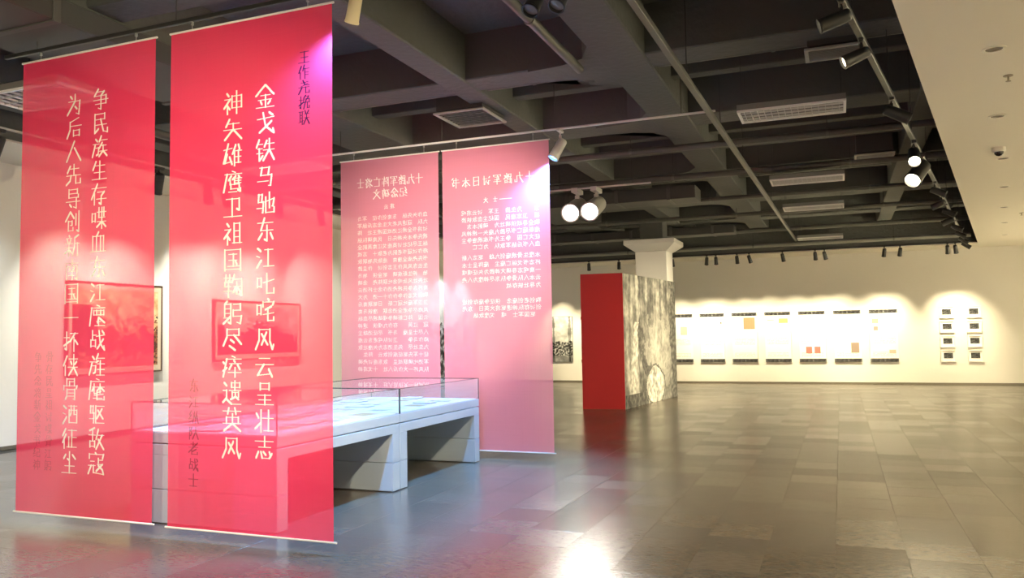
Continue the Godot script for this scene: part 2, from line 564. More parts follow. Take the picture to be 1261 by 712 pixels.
# added lit panels, out of view behind the camera, as fill for the hall
func fill_panels() -> void:
	for p in [Vector3(-4.9, 4.2, 2.2), Vector3(-2.6, 4.2, 2.2)]:
		var t := thing("added_fill_panel", "added unseen ceiling panel giving fill light from the entrance end of the hall", "ceiling light", p, "added fill panels")
		bx(t, "housing", Vector3(0, 0.05, 0), Vector3(1.24, 0.08, 0.64), mat("grille housing", c8(120, 120, 116), 0.6))
		bx(t, "diffuser", Vector3(0, 0.002, 0), Vector3(1.16, 0.012, 0.56), glow_mat("diffuser", Color(1.0, 0.96, 0.9), 2.0))
		for s in [-1, 1]:
			rod(t, "hanger", Vector3(s * 0.5, 0.09, 0), Vector3(s * 0.5, SLAB - p.y, 0), 0.005, mat("hanger", c8(60, 60, 57), 0.6), 6)
		var l := AreaLight3D.new()
		l.name = "fill_glow"
		l.light_color = Color(1.0, 0.96, 0.9)
		l.light_energy = FILL_E
		l.area_size = Vector2(1.16, 0.56)
		l.area_range = 40.0
		l.area_attenuation = 2.0
		l.shadow_enabled = true
		t.add_child(l)
		l.transform = Transform3D(Basis(Vector3.RIGHT, -PI / 2), Vector3(0, -0.012, 0))

const FILL_E := 20.0

func shell() -> void:
	var wall := mat("wall paint", c8(228, 225, 215), 0.85)
	wall.heightmap_enabled = true
	wall.heightmap_texture = noise_tex(3, 0.02, Color.BLACK, Color.WHITE, 5)
	wall.heightmap_scale = 0.15
	wall.uv1_triplanar = true
	wall.uv1_world_triplanar = true
	wall.uv1_scale = Vector3(0.7, 0.7, 0.7)
	var t := thing("wall_back", "long cream end wall carrying the row of text panels", "wall", Vector3.ZERO, "", "structure")
	span(t, "plaster", Vector3(LEFT, 0, BACK - 0.2), Vector3(RIGHT, SLAB, BACK), wall, 0.0)
	t = thing("wall_left", "off-white side wall carrying the two paintings behind the red banners", "wall", Vector3.ZERO, "", "structure")
	span(t, "plaster", Vector3(LEFT - 0.2, 0, BACK - 0.2), Vector3(LEFT, SLAB, FRONT), wall, 0.0)
	t = thing("wall_right", "plain cream wall closing the hall beyond the lowered white ceiling", "wall", Vector3.ZERO, "", "structure")
	span(t, "plaster", Vector3(RIGHT, 0, BACK - 0.2), Vector3(RIGHT + 0.2, SLAB, FRONT), wall, 0.0)
	t = thing("wall_front", "plain cream wall closing the entrance end of the hall", "wall", Vector3.ZERO, "", "structure")
	span(t, "plaster", Vector3(LEFT - 0.2, 0, FRONT), Vector3(RIGHT + 0.2, SLAB, FRONT + 0.2), wall, 0.0)
	t = thing("baseboard_back", "thin dark skirting strip along the foot of the cream end wall", "baseboard", Vector3.ZERO, "", "structure")
	span(t, "strip", Vector3(LEFT, 0, BACK), Vector3(RIGHT, 0.06, BACK + 0.012), mat("skirting", c8(96, 90, 78), 0.5))
	t = thing("baseboard_left", "thin dark skirting strip along the foot of the painting wall", "baseboard", Vector3.ZERO, "", "structure")
	span(t, "strip", Vector3(LEFT, 0, BACK), Vector3(LEFT + 0.012, 0.06, FRONT), mat("skirting", Color.WHITE))
	floor_tiles()

func floor_tiles() -> void:
	var t := thing("floor", "grey brown stone tile floor with a dull polish", "floor", Vector3.ZERO, "", "structure")
	span(t, "screed", Vector3(LEFT - 0.2, -0.3, BACK - 0.2), Vector3(RIGHT + 0.2, -0.012, FRONT + 0.2), mat("screed", c8(70, 66, 60), 0.9), 0.0)
	var grain := noise_tex(21, 0.03, Color(0.86, 0.86, 0.86), Color(1, 1, 1), 5)
	var relief := noise_tex(22, 0.025, Color.BLACK, Color.WHITE, 4)
	var mats := []
	var tones := [[120, 109, 95], [117, 107, 93], [122, 111, 96], [114, 103, 90], [119, 107, 92], [112, 101, 88]]
	var rough := [0.25, 0.23, 0.27, 0.25, 0.22, 0.26]
	for i in 6:
		var m := mat("tile %d" % i, c8(tones[i][0], tones[i][1], tones[i][2]), rough[i])
		m.albedo_texture = grain
		m.uv1_triplanar = true
		m.uv1_world_triplanar = true
		m.uv1_scale = Vector3(0.55, 0.55, 2.2)
		m.uv1_offset = Vector3(0.17 * i, 0.0, 0.31 * i)
		m.heightmap_enabled = true
		m.heightmap_texture = relief
		m.heightmap_scale = 0.03
		m.metallic_specular = 0.7
		mats.append(m)
	var size := 0.47
	var spots := []
	for i in range(-25, 15):
		for j in range(0, 67):
			var x := -0.095 + i * size
			var z := 4.9 - j * size - (0.235 if i % 2 else 0.0)
			if x - size > RIGHT or x < LEFT or z > FRONT + 0.2 or z < BACK - size:
				continue
			spots.append(Vector3(x + size / 2, 0, z))
	# the tiles that show largest: nearest of those in front of the camera and inside its view
	var seen := []
	var rest := []
	for p in spots:
		var d: Vector3 = p - Vector3(0, 1.6, 0)
		var ahead := d.dot(Vector3(-0.3737, 0.0572, -0.9258))
		var side := d.dot(Vector3(0.92686, -0.01597, -0.37507))
		if ahead > 1.5 and absf(side / ahead) < 0.67 and d.dot(Vector3(0.0362, 0.998, 0.047)) / ahead > -0.385:
			seen.append(p)
		else:
			rest.append(p)
	seen.sort_custom(func(a, b): return a.length() < b.length())
	var whole := box_mesh(Vector3(size - 0.0018, 0.02, size - 0.0018), 0.0008)
	var lot := {}
	for k in seen.size():
		var p: Vector3 = seen[k]
		var kind := rng.randi() % 6
		if k < 300:
			part(t, "tile", whole, mats[kind], p + Vector3(0, -0.01, 0))
		else:
			rest.append(p)
	for p in rest:
		var kind := rng.randi() % 6
		if not lot.has(kind):
			lot[kind] = SurfaceTool.new()
			lot[kind].begin(Mesh.PRIMITIVE_TRIANGLES)
		add_box(lot[kind], p + Vector3(0, -0.01, 0), Vector3(size - 0.0018, 0.02, size - 0.0018), 0.0)
	var joined := ArrayMesh.new()
	for kind in lot:
		lot[kind].set_material(mats[kind])
		lot[kind].commit(joined)
	var far := MeshInstance3D.new()
	far.name = "far_tiles"
	far.mesh = joined
	t.add_child(far)
	far.set_meta("kind", "stuff")

func edge_x(z: float) -> float:   # the edge of the lowered ceiling, which runs askew to the hall
	return 0.407 + (-6.076 - z) * 0.1646

func ceiling_parts() -> void:
	var black := mat("ceiling black", c8(80, 82, 77), 0.8)
	black.heightmap_enabled = true
	black.heightmap_texture = noise_tex(31, 0.03, Color.BLACK, Color.WHITE, 5)
	black.heightmap_scale = 0.6
	black.uv1_triplanar = true
	black.uv1_world_triplanar = true
	black.uv1_scale = Vector3(0.5, 0.5, 0.5)
	var white := mat("soffit paint", c8(228, 223, 208), 0.85)
	var t := thing("ceiling", "black painted concrete ceiling with deep beams and lowered white margins", "ceiling", Vector3.ZERO, "", "structure")
	span(t, "slab", Vector3(LEFT - 0.2, SLAB, BACK - 0.2), Vector3(RIGHT + 0.2, SLAB + 0.25, FRONT + 0.2), black, 0.0)
	# cross beams
	for b in [[-2.2, 0.45], [-5.4, 0.4], [-8.73, 0.45], [-11.5, 0.6], [-15.5, 0.5], [-19.0, 0.5], [-22.4, 0.5]]:
		span(t, "cross_beam", Vector3(LEFT, 4.6, b[0] - b[1] / 2), Vector3(RIGHT, SLAB + 0.02, b[0] + b[1] / 2), black, 0.015)
	# beams along the hall
	for b in [[-9.6, 0.4], [-6.65, 0.95], [-4.15, 0.34], [-2.1, 0.5], [1.2, 0.35]]:
		span(t, "long_beam", Vector3(b[0] - b[1] / 2, 4.58, BACK), Vector3(b[0] + b[1] / 2, SLAB + 0.02, FRONT), black, 0.015)
	# joists between
	for z in [-10.1, -13.2, -14.3, -17.2, -20.6, -24.0]:
		span(t, "joist", Vector3(LEFT, 4.8, z - 0.1), Vector3(RIGHT, SLAB + 0.02, z + 0.1), black, 0.01)
	# haunches where the middle beam meets the cross beams
	for z in [-8.73, -11.5, -15.5, -19.0, -22.4]:
		var pts := PackedVector2Array([Vector2(-2.34, z - 0.75), Vector2(-2.34, z + 0.75), Vector2(-2.5, z + 0.4), Vector2(-2.75, z + 0.28), Vector2(-3.2, z + 0.22), Vector2(-3.2, z - 0.22), Vector2(-2.75, z - 0.28), Vector2(-2.5, z - 0.4)])
		part(t, "haunch", prism(pts, 4.59, SLAB), black)
	# lowered white margins with black upstands
	span(t, "margin_panel", Vector3(LEFT, 4.35, BACK), Vector3(-10.42, 4.38, FRONT), white, 0.0)
	span(t, "upstand", Vector3(-10.5, 4.38, BACK), Vector3(-10.42, SLAB, FRONT), black, 0.0)
	span(t, "margin_panel", Vector3(LEFT, 3.88, BACK), Vector3(RIGHT, 3.91, -24.85), white, 0.0)
	span(t, "upstand", Vector3(LEFT, 3.91, -24.93), Vector3(RIGHT, SLAB, -24.85), black, 0.0)
	var out := PackedVector2Array([Vector2(edge_x(FRONT), FRONT), Vector2(RIGHT, FRONT), Vector2(RIGHT, -24.9), Vector2(edge_x(-24.9), -24.9)])
	part(t, "margin_panel", prism(out, 3.87, 3.9), white)
	var up := PackedVector2Array([Vector2(edge_x(FRONT), FRONT), Vector2(edge_x(FRONT) + 0.06, FRONT), Vector2(edge_x(-24.9) + 0.06, -24.9), Vector2(edge_x(-24.9), -24.9)])
	part(t, "upstand", prism(up, 3.9, SLAB), black)

const WARM := Color(1.0, 0.93, 0.76)
const WASH := Color(1.0, 0.95, 0.82)
const PALE := Color(0.98, 0.98, 0.93)
const SOFT := Color(1.0, 0.93, 0.8)
const COOL := Color(0.4, 0.7, 1.0)

func track(label: String, a: Vector3, b: Vector3, m: Material, wide := 0.045, high := 0.04, hang := 0.0) -> void:
	var t := thing("lighting_track", label, "track")
	bar(t, "rail", a, b, wide, high, m)
	if hang > 0.0:
		var n := int(a.distance_to(b) / 2.4) + 1
		for i in n + 1:
			var p := a.lerp(b, (i + 0.25) / (n + 0.5))
			var top := 4.34 if p.x > -7.2 and p.x < -6.05 and p.z > -8.2 else hang
			rod(t, "drop_rod", p, Vector3(p.x, top, p.z), 0.006, mat("hanger", c8(60, 60, 57), 0.6), 6)

const NTH := ["first", "second", "third", "fourth", "fifth", "sixth", "seventh", "eighth", "ninth", "tenth", "eleventh", "twelfth", "thirteenth", "fourteenth", "fifteenth"]

func side_track_x(z: float) -> float:
	return 0.083 + (-6.14 - z) * 0.1663

func tracks() -> void:
	var black := mat("track black", c8(42, 42, 40), 0.45)
	var grey := mat("track grey", c8(96, 96, 90), 0.45, 0.3)
	var cream := mat("lamp cream", c8(222, 205, 165), 0.5)
	var lampw := mat("lamp white", c8(215, 214, 208), 0.45)
	# along the end wall: position and the point on the wall it is turned to
	track("black lighting track along the white margin above the text panels", Vector3(LEFT + 0.1, 3.93, -24.8), Vector3(3.5, 3.93, -24.8), black)
	var aims := [[2.95, 3.35], [2.76, 2.9], [1.6, 1.3], [1.2, 0.9], [-0.36, 0.2], [-0.61, -0.5], [-1.5, -1.1], [-2.44, -1.8], [-2.79, -2.7], [-3.4, -3.5], [-3.67, -4.1], [-4.7, -4.75], [-6.38, -6.7], [-7.36, -7.7], [-8.71, -8.77]]
	for i in 15:
		spotlight(NTH[i] + " small black spotlight on the end wall track, counting from the grey side track", "spotlights above the end wall", Vector3(aims[i][0], 3.91, -24.8), Vector3(aims[i][1], 1.25, BACK), black, WARM, BACK_E, 27.0, 0.9, 2.0)
	# along the painting wall
	track("pale lighting track along the margin above the paintings", Vector3(-10.38, 4.5, BACK + 1.4), Vector3(-10.38, 4.5, FRONT), mat("track pale", c8(200, 200, 194), 0.4), 0.04, 0.03)
	var lamps := [[-5.0, -5.6], [-7.4, -7.4], [-9.0, -9.9], [-10.18, -10.8], [-11.3, -13.0], [-11.75, -14.0], [-13.29, -14.8], [-14.69, -17.0]]
	for i in 8:
		spotlight(NTH[i] + " black spotlight on the pale track above the paintings, counting from the entrance end", "spotlights above the paintings", Vector3(-10.38, 4.485, lamps[i][0]), Vector3(LEFT, 1.5 if i > 1 else 1.9, lamps[i][1]), black, PALE if i > 1 else Color(0.9, 0.97, 1.0), LEFT_E if i > 1 else 4.5, 38.0 if i > 1 else 48.0, 1.35, 2.0, 0.2)
	for i in 3:
		spotlight(NTH[i] + " black spotlight turned to the corner mural, counting from the end wall", "spotlights above the corner mural", Vector3(-10.38, 4.485, -24.4 + 1.4 * i), Vector3(LEFT, 2.2, -24.4 + 1.4 * i), black, Color(0.93, 0.97, 1.0), 6.0, 34.0, 1.2, 2.0, 0.2)
	# beside the lowered ceiling
	track("grey lighting track running beside the edge of the lowered white ceiling", Vector3(side_track_x(4.8), 3.97, 4.8), Vector3(side_track_x(-24.6), 3.97, -24.6), grey, 0.05, 0.045, SLAB)
	var on_side := func(z: float) -> Vector3: return Vector3(side_track_x(z), 3.9475, z)
	spotlight("black spotlight with a bright tilted lens on the grey track beside the louvred vent", "", on_side.call(-7.05), Vector3(-5.0, 1.5, -5.6), black, SOFT, 20.0, 24.0, 0.85, 8.0, 0.12)
	spotlight("black spotlight with a bright tilted lens on the grey track, before the louvred vent", "", on_side.call(-6.15), Vector3(-6.4, 1.8, -5.4), black, SOFT, 20.0, 24.0, 0.85, 8.0, 0.12)
	spotlight("glaring spotlight on the grey track, the larger of the lit pair beside the white ceiling", "", on_side.call(-12.1), Vector3(-1.5, 0.0, -7.5), black, WARM, FLOOR_E, 34.0, 1.7, 30.0, 0.2)
	spotlight("glaring spotlight on the grey track, the smaller of the lit pair beside the white ceiling", "", on_side.call(-11.2), Vector3(0.6, 0.0, -6.0), black, WARM, FLOOR_E, 34.0, 1.2, 30.0, 0.16)
	var far := [-14.5, -16.0, -17.2, -18.6, -19.9, -21.4, -22.8, -24.2]  # added wall washers: bounce lifts the white ceiling, two brighten the mural box
	for i in 8:
		var aim := Vector3(RIGHT, 1.0, far[i] + 1.0)
		if i == 1 or i == 3:
			aim = Vector3(-4.1, 1.3, -18.6 - 0.5 * i)
		spotlight(NTH[i] + " added black spotlight on the grey side track beyond the glaring pair", "added spotlights on the far stretch of the grey track", on_side.call(far[i]), aim, black, WARM if i == 1 or i == 3 else WASH, 52.0 if i == 1 or i == 3 else 190.0, 28.0, 0.9, 3.0, 0.14)
	var near := [-9.0, -4.2, -2.0]  # added lamps: two bounce off the right wall, one brightens the pink banners
	for i in 3:
		var aim := Vector3(-5.0, 2.6, -9.82) if i == 1 else Vector3(RIGHT, 0.2, near[i])
		spotlight(NTH[i] + " added black spotlight on the grey side track before the glaring pair", "added spotlights on the near stretch of the grey track", on_side.call(near[i]), aim, black, SOFT if i == 1 else WASH, 130.0 if i == 1 else 330.0, 17.0 if i == 1 else 32.0, 1.0, 3.0, 0.14)
	for i in 2:  # added out of view to light the fronts of the red banners
		spotlight("added unseen black spotlight at the grey track's entrance end, turned to the %s red banner" % ["signed", "unsigned"][i], "added spotlights at the entrance end of the grey track", on_side.call(-0.6 + 1.2 * i), Vector3(-4.2 - 1.8 * i, 2.0, -5.12), black, SOFT, BANNER_E, 26.0, 1.0, 3.0, 0.14)
	# under the middle beam
	track("grey lighting track under the long middle beam", Vector3(-1.5, 4.2, -1.0), Vector3(-1.1, 4.2, -24.6), grey, 0.06, 0.06, SLAB)
	for k in 2:
		spotlight("dark unlit spotlight hanging from the long middle beam, %s of two" % ["nearer the grey track" if k == 0 else "nearer the cases"], "unlit spotlights under the middle beam", Vector3(-1.95 - 0.22 * k, 4.58, -6.05), Vector3(-2.2 - 0.22 * k, 3.2, -5.4), black, SOFT, 0.0, 20.0, 1.1, 1.0, 0.22)
	# banner rails
	track("dark pipe rail carrying the two red banners", Vector3(-7.1, 4.25, -5.12), Vector3(-3.0, 4.25, -5.12), black, 0.035, 0.035, SLAB)
	track("white rail carrying the two pink banners", Vector3(-7.0, 4.25, -9.82), Vector3(-1.3, 4.25, -9.82), mat("rail white", c8(228, 226, 220), 0.4), 0.025, 0.025, SLAB)
	spotlight("cream spotlight hanging beside the top corner of the red banner", "", Vector3(-3.3, 4.2325, -5.12), Vector3(-5.0, 0.8, -6.4), cream, COOL, CASE_E, 50.0, 0.85, 4.0, 0.1)
	spotlight("white spotlight hanging beside the top corner of the pink banner", "", Vector3(-3.26, 4.2375, -9.82), Vector3(-4.8, 0.8, -8.7), lampw, COOL, CASE_E, 50.0, 1.1, 8.0, 0.2)
	# the glaring pair behind the pink banners
	track("short white track with a pair of glaring floodlights behind the pink banners", Vector3(-5.2, 4.33, -14.5), Vector3(-3.1, 4.33, -14.5), mat("rail white", Color.WHITE), 0.03, 0.03, SLAB)
	for k in 2:
		spotlight("glaring white floodlight behind the pink banners, the one of the pair nearer the %s" % ["painting wall", "middle beam"][k], "glaring floodlight pair", Vector3(-4.5 + 0.37 * k, 4.3205, -14.5), Vector3(-4.4 + 0.3 * k, 1.9, -9.0), lampw, Color(1.0, 0.97, 0.92), FLOOD_E, 34.0, 2.7, 12.0, 0.33)

const BACK_E := 14.0
const LEFT_E := 13.0
const BANNER_E := 44.0
const FLOOR_E := 11.0
const CASE_E := 38.0
const FLOOD_E := 9.0

func banners() -> void:
	var cream := Color(0.99, 0.93, 0.84, 0.93)
	var ink := Color(0.22, 0.04, 0.22, 0.9)
	var red := Color(0.97, 0.24, 0.39, 0.77)
	var glyph := Vector2(0.175, 0.178)
	var h := 4.06
	var img := cloth_image(1.59, h, red, 41)
	column_text(img, "金戈铁马驰东江叱咤风云呈壮志", 0.957, 4.16 - 3.516, 4.16 - 0.766, glyph, cream, 3, 6)
	column_text(img, "神矢雄鹰卫祖国鞠躬尽瘁遗英风", 0.642, 4.16 - 3.5, 4.16 - 0.766, glyph, cream, 3, 6)
	column_text(img, "王作尧挽联", 1.33, 4.16 - 3.775, 4.16 - 3.3, Vector2(0.1, 0.105), ink, 2, 4)
	column_text(img, "东江纵队老战士", 0.263, 4.16 - 1.24, 4.16 - 0.484, Vector2(0.095, 0.1), Color(0.6, 0.06, 0.18, 0.82), 2, 4)
	banner("red gauze banner signed at top, with two columns of fourteen cream characters", img, -5.1, -3.51, 0.1, 4.16, -5.12, 4.2325, 0.4, ink)
	img = cloth_image(1.59, h, red, 42)
	column_text(img, "争民族生存喋血东江鏖战旌麾驱敌寇", 0.965, 4.16 - 3.71, 4.16 - 0.565, glyph, cream, 3, 6)
	column_text(img, "为后人先导创新南国一抔侠骨洒征尘", 0.648, 4.16 - 3.7, 4.16 - 0.56, glyph, cream, 3, 6)
	rng.seed = 77
	for k in 2:
		for i in 10:
			var keys := GLYPHS.keys()
			write(img, keys[rng.randi() % keys.size()], Vector2(0.25 + 0.14 * k, 4.16 - 1.47 + 0.105 * i) * PX, Vector2(0.08, 0.085) * PX, Color(0.78, 0.12, 0.25, 0.76), 2, 3)
	banner("red gauze banner with two columns of sixteen cream characters and no signature", img, -6.86, -5.27, 0.11, 4.16, -5.12, 4.2325, 2.1, ink)
	# the pink pair is seen from behind: the print runs mirrored
	var pink := Color(1.0, 0.62, 0.73, 0.66)
	var pale := Color(1.0, 0.95, 0.95, 0.92)
	h = 4.03
	img = cloth_image(1.57, h, pink, 43)
	row_text(img, "十九路军阵亡将士", 0.33, 1.27, 4.13 - 3.79, Vector2(0.11, 0.13), pale, 3, 5)
	row_text(img, "纪念碑文", 0.59, 1.02, 4.13 - 3.62, Vector2(0.11, 0.13), pale, 3, 5)
	row_text(img, "将云", 0.74, 0.84, 4.13 - 3.436, Vector2(0.06, 0.065), pale, 2, 3)
	rng.seed = 91
	for i in 22:
		small_print(img, 0.27, 1.36, 4.13 - 3.285 + 0.101 * i, pale, 0.066)
	banner("pink gauze banner covered by one long block of mirrored small print", img, -6.59, -5.02, 0.1, 4.13, -9.82, 4.2375, 1.0, ink)
	img = cloth_image(1.54, h, pink, 44)
	row_text(img, "十九路军讨日本书", 0.2, 1.27, 4.13 - 3.67, Vector2(0.11, 0.13), pale, 3, 5)
	row_text(img, "士文", 0.64, 0.78, 4.13 - 3.405, Vector2(0.06, 0.065), pale, 2, 3)
	img.fill_rect(Rect2i(int(0.84 * PX), int(0.725 * PX), int(0.18 * PX), 3), pale)
	for rows in [[3.25, 6, 0.093], [2.645, 5, 0.098], [2.054, 3, 0.09]]:
		for i in rows[1]:
			small_print(img, 0.24 if i < rows[1] - 1 else (0.9 if rows[1] == 5 else 0.45), 1.36, 4.13 - rows[0] + rows[2] * i, pale, 0.066)
	banner("pink gauze banner with three short blocks of mirrored small print", img, -4.96, -3.42, 0.1, 4.13, -9.82, 4.2375, 3.0, ink)

func cases() -> void:
	var body := mat("case lacquer", c8(152, 164, 172), 0.4)
	var inner := mat("case liner", c8(238, 240, 240), 0.8)
	var glass := mat("case glass", Color(0.9, 1.0, 0.98, 0.05), 0.02)
	glass.transparency = BaseMaterial3D.TRANSPARENCY_ALPHA
	var edge := mat("glass edge", c8(38, 48, 48), 0.25)
	var label := ["white display case under glass, the one standing behind the red banners", "white display case under glass, the one ending at the pink banners"]
	for k in 2:
		var z1 := -5.526 - 2.02 * k
		var z0 := z1 - 2.01
		var x1 := -4.34
		var x0 := -5.94
		var t := thing("display_case", label[k], "display case", Vector3((x0 + x1) / 2, 0, (z0 + z1) / 2), "display cases")
		var off := -t.position
		for s in [[z1 - 0.145, z1], [z0, z0 + 0.145]]:
			# two boards over a core that lies back from the joint between them
			span(t, "end_board", off + Vector3(x0, 0.012, s[0]), off + Vector3(x1, 0.3, s[1]), body, 0.003)
			span(t, "end_board", off + Vector3(x0, 0.305, s[0]), off + Vector3(x1, 0.6, s[1]), body, 0.003)
			span(t, "end_core", off + Vector3(x0 + 0.02, 0.29, s[0] + 0.02), off + Vector3(x1 - 0.02, 0.315, s[1] - 0.02), body, 0.0)
			span(t, "foot_strip", off + Vector3(x0 + 0.03, 0, s[0] + 0.03), off + Vector3(x1 - 0.03, 0.012, s[1] - 0.03), body)
		span(t, "back_panel", off + Vector3(x0, 0.012, z0 + 0.145), off + Vector3(x0 + 0.02, 0.6, z1 - 0.145), body)
		span(t, "apron", off + Vector3(x0, 0.6, z0), off + Vector3(x1, 0.695, z1), body)
		span(t, "top_spacer", off + Vector3(x0 + 0.04, 0.69, z0 + 0.04), off + Vector3(x1 - 0.04, 0.71, z1 - 0.04), body, 0.0)
		span(t, "tabletop", off + Vector3(x0, 0.704, z0), off + Vector3(x1, 0.795, z1), body)
		span(t, "liner", off + Vector3(x0 + 0.03, 0.795, z0 + 0.03), off + Vector3(x1 - 0.03, 0.803, z1 - 0.03), inner, 0.002)
		var g := 0.006
		var top := 1.05
		span(t, "front_pane", off + Vector3(x1 - g, 0.796, z0 + g), off + Vector3(x1, top, z1 - g), glass, 0.0)
		span(t, "back_pane", off + Vector3(x0, 0.796, z0 + g), off + Vector3(x0 + g, top, z1 - g), glass, 0.0)
		span(t, "end_pane", off + Vector3(x0, 0.796, z1 - g), off + Vector3(x1, top, z1), glass, 0.0)
		span(t, "end_pane", off + Vector3(x0, 0.796, z0), off + Vector3(x1, top, z0 + g), glass, 0.0)
		span(t, "top_pane", off + Vector3(x0, top, z0), off + Vector3(x1, top + g, z1), glass, 0.0)
		for x in [x0 + 0.003, x1 - 0.003]:
			span(t, "glass_edge", off + Vector3(x - 0.004, top + g, z0), off + Vector3(x + 0.004, top + g + 0.005, z1), edge, 0.0)
			for z in [z0 + 0.003, z1 - 0.003]:
				span(t, "corner_joint", off + Vector3(x - 0.004, 0.796, z - 0.004), off + Vector3(x + 0.004, top + g, z + 0.004), edge, 0.0)
		for z in [z0 + 0.004, z1 - 0.004]:
			span(t, "glass_edge", off + Vector3(x0, top + g, z - 0.004), off + Vector3(x1, top + g + 0.005, z + 0.004), edge, 0.0)
		# what lies inside
		rng.seed = 300 + k
		var n := 0
		for i in 6:
			for j in 3:
				var w := rng.randf_range(0.17, 0.26)
				var l := rng.randf_range(0.22, 0.34)
				var c := Vector3(x0 + 0.28 + 0.5 * j + rng.randf_range(-0.06, 0.06), 0.804, z1 - 0.22 - 0.312 * i + rng.randf_range(-0.02, 0.02))
				var kind := (i * 3 + j * 2 + k) % 4
				document(c, Vector2(l, w), rng.randf_range(-0.12, 0.12), kind, k)
				n += 1

func document(at: Vector3, size: Vector2, turn: float, kind: int, which: int) -> void:
	var where: String = ["in the case behind the red banners", "in the case beside the pink banners"][which]
	var what: String = ["white printed sheet with grey text lines", "grey photograph with a white border", "open booklet with a dark cover", "brown old letter sheet"][kind]
	var t := thing(["printed_sheet", "loose_photograph", "open_booklet", "old_letter"][kind], what + " lying " + where, "document", at, ["printed sheets ", "photographs ", "booklets ", "letters "][kind] + where)
	t.rotation.y = turn
	t.scale = Vector3(1, 1, 1)
	var paper := mat("paper white", c8(240, 240, 236), 0.85)
	var flat := Basis(Vector3.RIGHT, -PI / 2)
	if not M.has("doc print"):
		var img := Image.create_empty(96, 128, false, Image.FORMAT_RGB8)
		img.fill(c8(238, 238, 234))
		print_lines(img, 10, 86, 14, 118, 6, c8(92, 92, 92))
		tex_mat("doc print", img)
		tex_mat("doc photo", photo_image(96, 72, 61, "soldiers"))
		img = Image.create_empty(96, 128, false, Image.FORMAT_RGB8)
		img.fill(c8(196, 168, 124))
		print_lines(img, 10, 86, 14, 118, 9, c8(96, 66, 44))
		tex_mat("doc letter", img)
	match kind:
		0:
			bx(t, "paper", Vector3(0, 0.002, 0), Vector3(size.x, 0.003, size.y), paper, 0.0005)
			part(t, "print", sheet(size.x - 0.02, size.y - 0.02), M["doc print"], Vector3(0, 0.0042, 0), flat)
		1:
			bx(t, "paper", Vector3(0, 0.003, 0), Vector3(size.x, 0.005, size.y), paper, 0.001)
			part(t, "print", sheet(size.x - 0.03, size.y - 0.03), M["doc photo"], Vector3(0, 0.0062, 0), flat)
		2:
			bx(t, "cover", Vector3(0, 0.003, 0), Vector3(size.x * 0.9, 0.005, size.y), mat("cover", c8(66, 58, 54), 0.6), 0.001)
			for s in [-1, 1]:
				part(t, "page_block", box_mesh(Vector3(size.x * 0.42, 0.012, size.y - 0.015), 0.003), paper, Vector3(s * size.x * 0.215, 0.012, 0), Basis(Vector3.BACK, s * 0.05))
				part(t, "print", sheet(size.x * 0.36, size.y - 0.05), M["doc print"], Vector3(s * size.x * 0.215, 0.0195, 0), Basis(Vector3.BACK, s * 0.05) * flat)
		3:
			bx(t, "paper", Vector3(0, 0.0015, 0), Vector3(size.x, 0.002, size.y), mat("paper brown", c8(196, 168, 124), 0.85), 0.0005)
			part(t, "print", sheet(size.x - 0.015, size.y - 0.015), M["doc letter"], Vector3(0, 0.0032, 0), flat)

func block() -> void:
	# boxed-in pier: a red end and a printed side
	var a := Vector2(-5.2, -16.85)
	var b := Vector2(-4.29, -16.95)
	var c := Vector2(-3.9, -20.74)
	var d := Vector2(-4.81, -20.64)
	var t := thing("mural_block", "tall box with a plain red end and a weathered stone photograph on its side", "display block", Vector3(-4.55, 0, -18.8))
	var off := Vector2(4.55, 18.8)
	part(t, "body", prism(PackedVector2Array([a + off, b + off, c + off, d + off]), 0.0, 2.9), mat("block body", c8(196, 190, 176), 0.8))
	var mid := (a + b) / 2 + off
	var along_x := Vector3(b.x - a.x, 0, b.y - a.y).normalized()
	var red := mat("block red", c8(190, 40, 40), 0.55)
	part(t, "red_panel", box_mesh(Vector3(a.distance_to(b), 2.9, 0.012), 0.002), red, Vector3(mid.x, 1.45, mid.y) + Vector3(-along_x.z, 0, along_x.x) * 0.006, Basis(along_x, Vector3.UP, Vector3(-along_x.z, 0, along_x.x)))
	var img := photo_image(420, 330, 11, "statue")
	var mid2 := (b + c) / 2 + off
	var side := Vector3(c.x - b.x, 0, c.y - b.y).normalized()
	var out := Vector3(-side.z, 0, side.x)
	part(t, "photo_print", sheet(b.distance_to(c), 2.9), tex_mat("stone photo", img, 0.7), Vector3(mid2.x, 1.45, mid2.y) + out * 0.004, Basis(side, Vector3.UP, out))
	# the concrete pier behind it
	var p := thing("column", "pale square pier with a flat cap rising behind the mural box", "column", Vector3(-4.5, 0, -21.2), "", "structure")
	var paint := mat("pier paint", c8(205, 203, 200), 0.8)
	span(p, "shaft", Vector3(-0.41, 0, -0.4), Vector3(0.41, 3.72, 0.4), paint, 0.01)
	var st := SurfaceTool.new()
	st.begin(Mesh.PRIMITIVE_TRIANGLES)
	var lo := [Vector3(-0.41, 3.72, -0.4), Vector3(0.41, 3.72, -0.4), Vector3(0.41, 3.72, 0.4), Vector3(-0.41, 3.72, 0.4)]
	var hi := [Vector3(-0.66, 3.9, -0.65), Vector3(0.66, 3.9, -0.65), Vector3(0.66, 3.9, 0.65), Vector3(-0.66, 3.9, 0.65)]
	for i in 4:
		face(st, [lo[i], lo[(i + 1) % 4], hi[(i + 1) % 4], hi[i]], Vector3(0, 3.8, 0))
	part(p, "cap_flare", st.commit(), paint)
	span(p, "cap", Vector3(-0.66, 3.9, -0.65), Vector3(0.66, 4.02, 0.65), paint, 0.01)
	span(p, "upper_shaft", Vector3(-0.3, 4.02, -0.3), Vector3(0.3, SLAB, 0.3), mat("ceiling black", Color.WHITE), 0.01)

